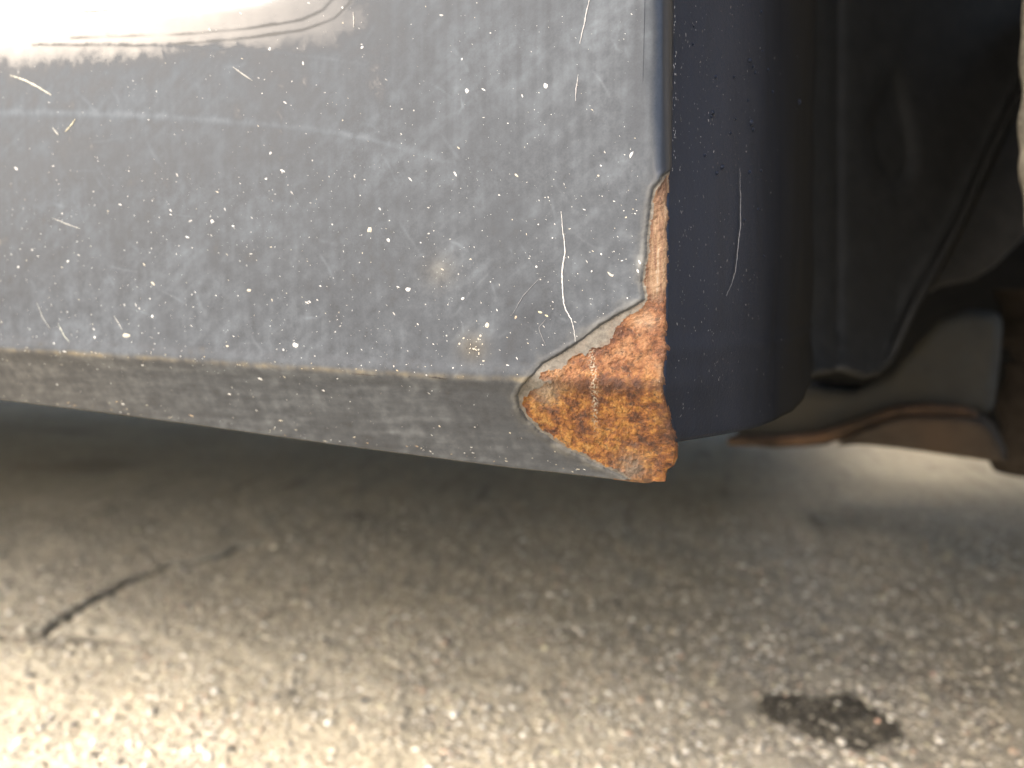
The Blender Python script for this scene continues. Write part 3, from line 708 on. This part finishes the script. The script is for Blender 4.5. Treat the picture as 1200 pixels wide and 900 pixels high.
def arch_frame(p):
    i = int(np.argmin(((FL.reshape(-1, 3) - p) ** 2).sum(1))); n_ = fn[i]
    t1 = np.cross([0, 0, 1], n_); t1 /= np.linalg.norm(t1); return n_, t1, np.cross(n_, t1)
ribbon('scratch', [(865, 198), (866, 230), (866, 262), (863, 290), (860, 318), (855, 334), (849, 347)], 1.2, (0.22, 0.23, 0.25), arch, arch_exact, arch_frame, 0.0004)
bp, br, bc = [], [], []
for (u, v, r) in ((878, 71, 3), (882, 78, 2.2), (838, 90, 2.4), (860, 90, 2), (835, 132, 3.2), (834, 137, 2), (880, 144, 4), (882, 152, 3), (862, 140, 1.8), (892, 14, 2.4), (893, 60, 1.8), (933, 68, 2.4), (936, 120, 3.4), (934, 130, 2.8), (813, 31, 1.8), (812, 52, 1.8), (826, 182, 2.4), (846, 196, 3.0), (840, 203, 2.6), (878, 202, 2.6), (892, 200, 2), (905, 108, 2.2), (885, 85, 2), (876, 118, 1.8), (856, 156, 2), (900, 82, 1.8), (888, 245, 2), (872, 258, 1.8), (895, 300, 1.6)):
    p = arch_exact(u, v); bp.append(p); br.append(r * np.dot(p - CAM, FWD) / F); bc.append((0.02, 0.025, 0.04))
bp, br = np.array(bp), np.array(br)
V, Fc = blobs(bp, br, 1.0, np.zeros(len(bp)), 0.12)
mesh_obj('paint_blister', V, Fc, M_flange, arch, attrs=dict(dust=('FLOAT', np.zeros(len(V)))), kind='stuff')
fl_v, fl_f, fl_c = [], [], []
def afleck(u, v, rpx, st, ang, c):
    p = arch_exact(u, v); i = int(np.argmin(((FL.reshape(-1, 3) - p) ** 2).sum(1))); n_ = fn[i]
    t1 = np.cross([0, 0, 1], n_); t1 /= np.linalg.norm(t1); t2 = np.cross(n_, t1); r = rpx * np.dot(p - CAM, FWD) / F
    if t2[2] < 0: t2 = -t2
    p = p + n_ * 0.0001; b0 = len(fl_v); fl_v.append(p + n_ * r * 0.3); ca, sa = math.cos(R(ang)), math.sin(R(ang))
    for k in range(5):
        a = 6.283 * k / 5; q = r * random.uniform(0.6, 1.3); x, y = q * math.cos(a) * st, q * math.sin(a)
        fl_v.append(p + t1 * (x * ca - y * sa) + t2 * (x * sa + y * ca) - n_ * 0.00003)
    for k in range(5): fl_f.append((b0, b0 + 1 + k, b0 + 1 + (k + 1) % 5))
    fl_c.extend([(*c, 1)] * 6)
for _ in range(380):
    u = 790 + abs(random.gauss(0, 60)); v = random.uniform(5, 490)
    if u > 935 or v > 500 - 0.3 * max(0, u - 860): continue
    g = random.uniform(0.06, 0.4) * (1.0 if random.random() < .3 else 0.5)
    afleck(u, v, random.uniform(0.4, 0.9), random.choice((1, 1.5, 2.5)), random.uniform(60, 120), (g, g, g * 1.03))
for _ in range(45):                          # bright chips along the top of the vertical edge
    v = random.uniform(5, 200); afleck(787 + random.uniform(0, 5), v, random.uniform(0.4, 0.9), 2.0, 88, (0.5, 0.52, 0.55))
mesh_obj('dirt_fleck', np.array(fl_v), np.array(fl_f), M_speck, arch, smooth=False, attrs=dict(tint=('FLOAT_COLOR', np.array(fl_c))), kind='stuff')

# --- things inside the wheel arch, out of focus
def slab(name, pts, d0, thick, mat, parent=car, tilt=0.0, bevel=0.004, depth_fun=None, **kw):
    """outline given as directions from the lens at the distance where the part stands, extruded inward"""
    pts = np.array(pts, float); n = len(pts)
    dd = [depth_fun(u, v) if depth_fun else d0 + tilt * (u - pts[:, 0].mean()) / F for u, v in pts]
    f = np.array([at_depth(u, v, q) for (u, v), q in zip(pts, dd)])
    back = f + np.array([0.25, 0.97, 0.0]) * thick
    V = np.concatenate([f, back]); Fc = [tuple(range(n)), tuple(range(2 * n - 1, n - 1, -1))] + [(i, n + i, n + (i + 1) % n, (i + 1) % n) for i in range(n)]
    o = mesh_obj(name, V, Fc, mat, parent, smooth=True, **kw)
    import bmesh
    b = bmesh.new(); b.from_mesh(o.data); bmesh.ops.recalc_face_normals(b, faces=b.faces); b.to_mesh(o.data); b.free()
    m = o.modifiers.new('edge', 'BEVEL'); m.width = bevel; m.segments = 3; m.limit_method = 'ANGLE'; m.angle_limit = R(50)
    o.modifiers.new('normals', 'WEIGHTED_NORMAL')
    return o
# liner: a curved sheet of black plastic with an embossed drop
lin_edge = [(930, 452), (958, 440), (985, 436), (1010, 444), (1030, 440), (1047, 424), (1062, 392), (1076, 362), (1092, 334), (1108, 305), (1130, 262), (1160, 195), (1192, 128), (1215, 80), (1240, 20)]
le = np.array(lin_edge, float); LU = np.linspace(930, 1240, 110)
lv = np.interp(LU, le[:, 0], le[:, 1]); nR = 90
LG = np.zeros((nR, len(LU), 3)); drop = [(1040, 85), (1052, 108), (1062, 150), (1068, 190), (1060, 214), (1044, 224), (1024, 214), (1010, 175), (1008, 150), (1020, 118), (1032, 96)]
for i in range(nR):
    f = (i / (nR - 1)) ** 1.2; vv_ = lv + (-330 - lv) * f
    dep = 0.315 + 0.10 * ((LU - 930) / 310) + 0.02 * np.sin(f * 3)
    sdd = poly_sd(LU, vv_, drop); dep = dep + 0.005 * sstep(10, -12, sdd) + 0.0035 * np.exp(-((LU - 975) / 8) ** 2)
    dep = dep - 0.02 * np.exp(-f * 25)
    for j in range(len(LU)): LG[i, j] = at_depth(LU[j], vv_[j], dep[j])
lo = mesh_obj('arch_liner', LG.reshape(-1, 3), grid_faces(nR, len(LU)), M_liner, car)
sm = lo.modifiers.new('thickness', 'SOLIDIFY'); sm.thickness = 0.003; sm.offset = 1
slab('inner_splash_shield', [(1085, 345), (1100, 336), (1140, 328), (1165, 312), (1200, 278), (1260, 220), (1260, -40), (1215, 60), (1180, 150), (1140, 240), (1110, 300)], 0.44, 0.01, flat_mat('grey_plastic', (0.026, 0.025, 0.023), 0.8, 0.25, 80), bevel=0.003)
arm = slab('suspension_arm', [(860, 522), (860, 462), (935, 452), (968, 456), (1000, 458), (1040, 440), (1075, 402), (1100, 372), (1135, 362), (1176, 366), (1172, 420), (1164, 488), (1110, 486), (1060, 486), (1015, 503), (965, 524), (900, 528)], 0.50, 0.06, M_arm, bevel=0.008)
slab('rusty_flange', [(850, 512), (900, 514), (955, 509), (1000, 494), (1045, 478), (1085, 474), (1130, 478), (1150, 490), (1105, 491), (1062, 489), (1030, 497), (990, 517), (940, 523), (850, 524)], 0.485, 0.03, M_armrust, arm, bevel=0.005)
slab('mounting_bracket', [(975, 524), (1008, 506), (1035, 495), (1065, 489), (1120, 490), (1148, 494), (1164, 508), (1176, 530), (1182, 545), (1120, 536), (1050, 526), (1005, 522)], 0.475, 0.05, M_bracket, bevel=0.006)
# bellows of a rubber boot right of the arm
bc_ = at_depth(1212, 440, 0.56); prof = []
zz0, zz1 = at_depth(1212, 556, 0.56)[2], at_depth(1212, 340, 0.56)[2]
for i in range(60):
    t = i / 59; z = zz0 + (zz1 - zz0) * t
    r = 0.022 + 0.0035 * math.sin(t * 6.28 * 3.2) + (0.004 if t > 0.72 else 0) - (0.008 if 0.60 < t < 0.68 else 0)
    prof.append((r, z))
V = [(bc_[0] + r * math.cos(a), bc_[1] + r * math.sin(a), z) for r, z in prof for a in np.linspace(0, 6.283, 33)[:-1]]
Fc = [(i * 32 + j, i * 32 + (j + 1) % 32, (i + 1) * 32 + (j + 1) % 32, (i + 1) * 32 + j) for i in range(59) for j in range(32)]
mesh_obj('rubber_boot', V, Fc, M_boot, car)

# --- steered front wheel: only its dusty shoulder shows
wheel = bpy.data.objects.new('wheel', None); col.objects.link(wheel); wheel.parent = car
ST = R(22); TR = 0.315
edge_pt = at_depth(1190, 60, 0.25)
axis_ = Vector((math.sin(ST), math.cos(ST), 0)); wdir = Vector((math.cos(ST), -math.sin(ST), 0))
wc = Vector(edge_pt) + wdir * TR; wc.z = 0.318
wheel.location = wc; wheel.rotation_euler = (0, 0, -ST)
def lathe(name, prof, mat, seg=160, parent=None, jitter=0.0):
    V, Fc = [], []; n = len(prof)
    for k in range(seg):
        a = 6.28318 * k / seg; jj = 1 + jitter * float(perlin(np.array(k * 0.35), np.array(1.7), 12))
        for (r, y) in prof: V.append((r * jj * math.cos(a), y, r * jj * math.sin(a)))
    for k in range(seg):
        k2 = (k + 1) % seg
        for i in range(n - 1): Fc.append((k * n + i, k * n + i + 1, k2 * n + i + 1, k2 * n + i))
    return mesh_obj(name, V, Fc, mat, parent)
tp_ = [(0.195, 0.005), (0.215, -0.006), (0.25, -0.012), (0.285, -0.008), (0.304, 0.0), (0.3145, 0.008), (0.316, 0.018), (0.316, 0.05), (0.311, 0.053), (0.311, 0.058), (0.316, 0.061), (0.317, 0.095), (0.311, 0.098), (0.311, 0.104), (0.317, 0.107), (0.316, 0.14), (0.316, 0.18), (0.305, 0.195), (0.27, 0.205), (0.2, 0.195)]
lathe('tyre', tp_, M_tyre, 400, wheel, 0.006)
lathe('rim', [(0.03, 0.03), (0.08, 0.022), (0.16, 0.02), (0.185, 0.01), (0.2, 0.004), (0.2, 0.05), (0.19, 0.1), (0.19, 0.18)], M_rim, 96, wheel)

# --- body above, underbody and far walls of the arch, which close the car, plus two added light blocks
def box(name, x0, x1, y0, y1, z0, z1, mat, parent=car):
    V = [(x, y, z) for z in (z0, z1) for y in (y0, y1) for x in (x0, x1)]
    Fc = [(0, 2, 3, 1), (4, 5, 7, 6), (0, 1, 5, 4), (2, 6, 7, 3), (0, 4, 6, 2), (1, 3, 7, 5)]
    o = mesh_obj(name, V, Fc, mat, parent, smooth=False)
    m = o.modifiers.new('edge', 'BEVEL'); m.width = 0.004; m.segments = 2
    return o
box('underbody', -3.0, -0.03, 0.0385, 1.75, 0.27, 0.31, M_under)
box('sill_back', -3.0, -0.0305, 0.027, 0.038, 0.208, 0.31, M_under)
box('floor_pan', -0.0295, 1.9, 0.75, 1.75, 0.46, 0.50, M_under)
box('far_light_block', -0.0295, 1.9, 1.755, 1.80, 0.135, 0.50, M_under)  # added box, unseen, cutting the light that enters from the far side
box('daylight_block', 0.04, 0.40, 0.66, 0.735, 0.108, 0.30, M_under)  # added dark box that blocks the bright ground behind the arm
box('arch_roof', -0.0295, 0.86, 0.06, 0.745, 0.735, 0.76, M_liner)
box('arch_inner_wall', -0.0295, 0.86, 0.70, 0.745, 0.312, 0.734, M_liner)
# fender: outer skin over the arch, from the top of the panel to the bonnet line
ztop = float(zb(np.array(-0.02)) + zt[-1])
ytop = float(prof_y(np.array(-0.02), np.array(ztop)))
fx = np.linspace(-3.0, 1.15, 200); rows_ = np.linspace(0, 1, 24)
Fv = np.zeros((24, 200, 3)); ax_, az_, ar_ = 0.375, 0.33, 0.385
for j, x in enumerate(fx):
    lo_ = float(zb(np.array(x))) + zt[-1] if x < -0.004 else (az_ + math.sqrt(max(ar_ ** 2 - (x - ax_) ** 2, 0)) if abs(x - ax_) < ar_ else 0.22)
    lo_ = max(lo_, 0.22)
    for i, t in enumerate(rows_):
        z = lo_ + (0.95 - lo_) * t; u_ = max(z - 0.22, 0)
        y = 0.30 * min(u_, 0.25) ** 2 + max(u_ - 0.25, 0) * 0.15
        Fv[i, j] = (x, y, z)
mesh_obj('fender', Fv.reshape(-1, 3), grid_faces(24, 200), M_paint, car, attrs=dict(dust=('FLOAT', np.full(24 * 200, 0.35)), tan=('FLOAT', np.zeros(24 * 200))))
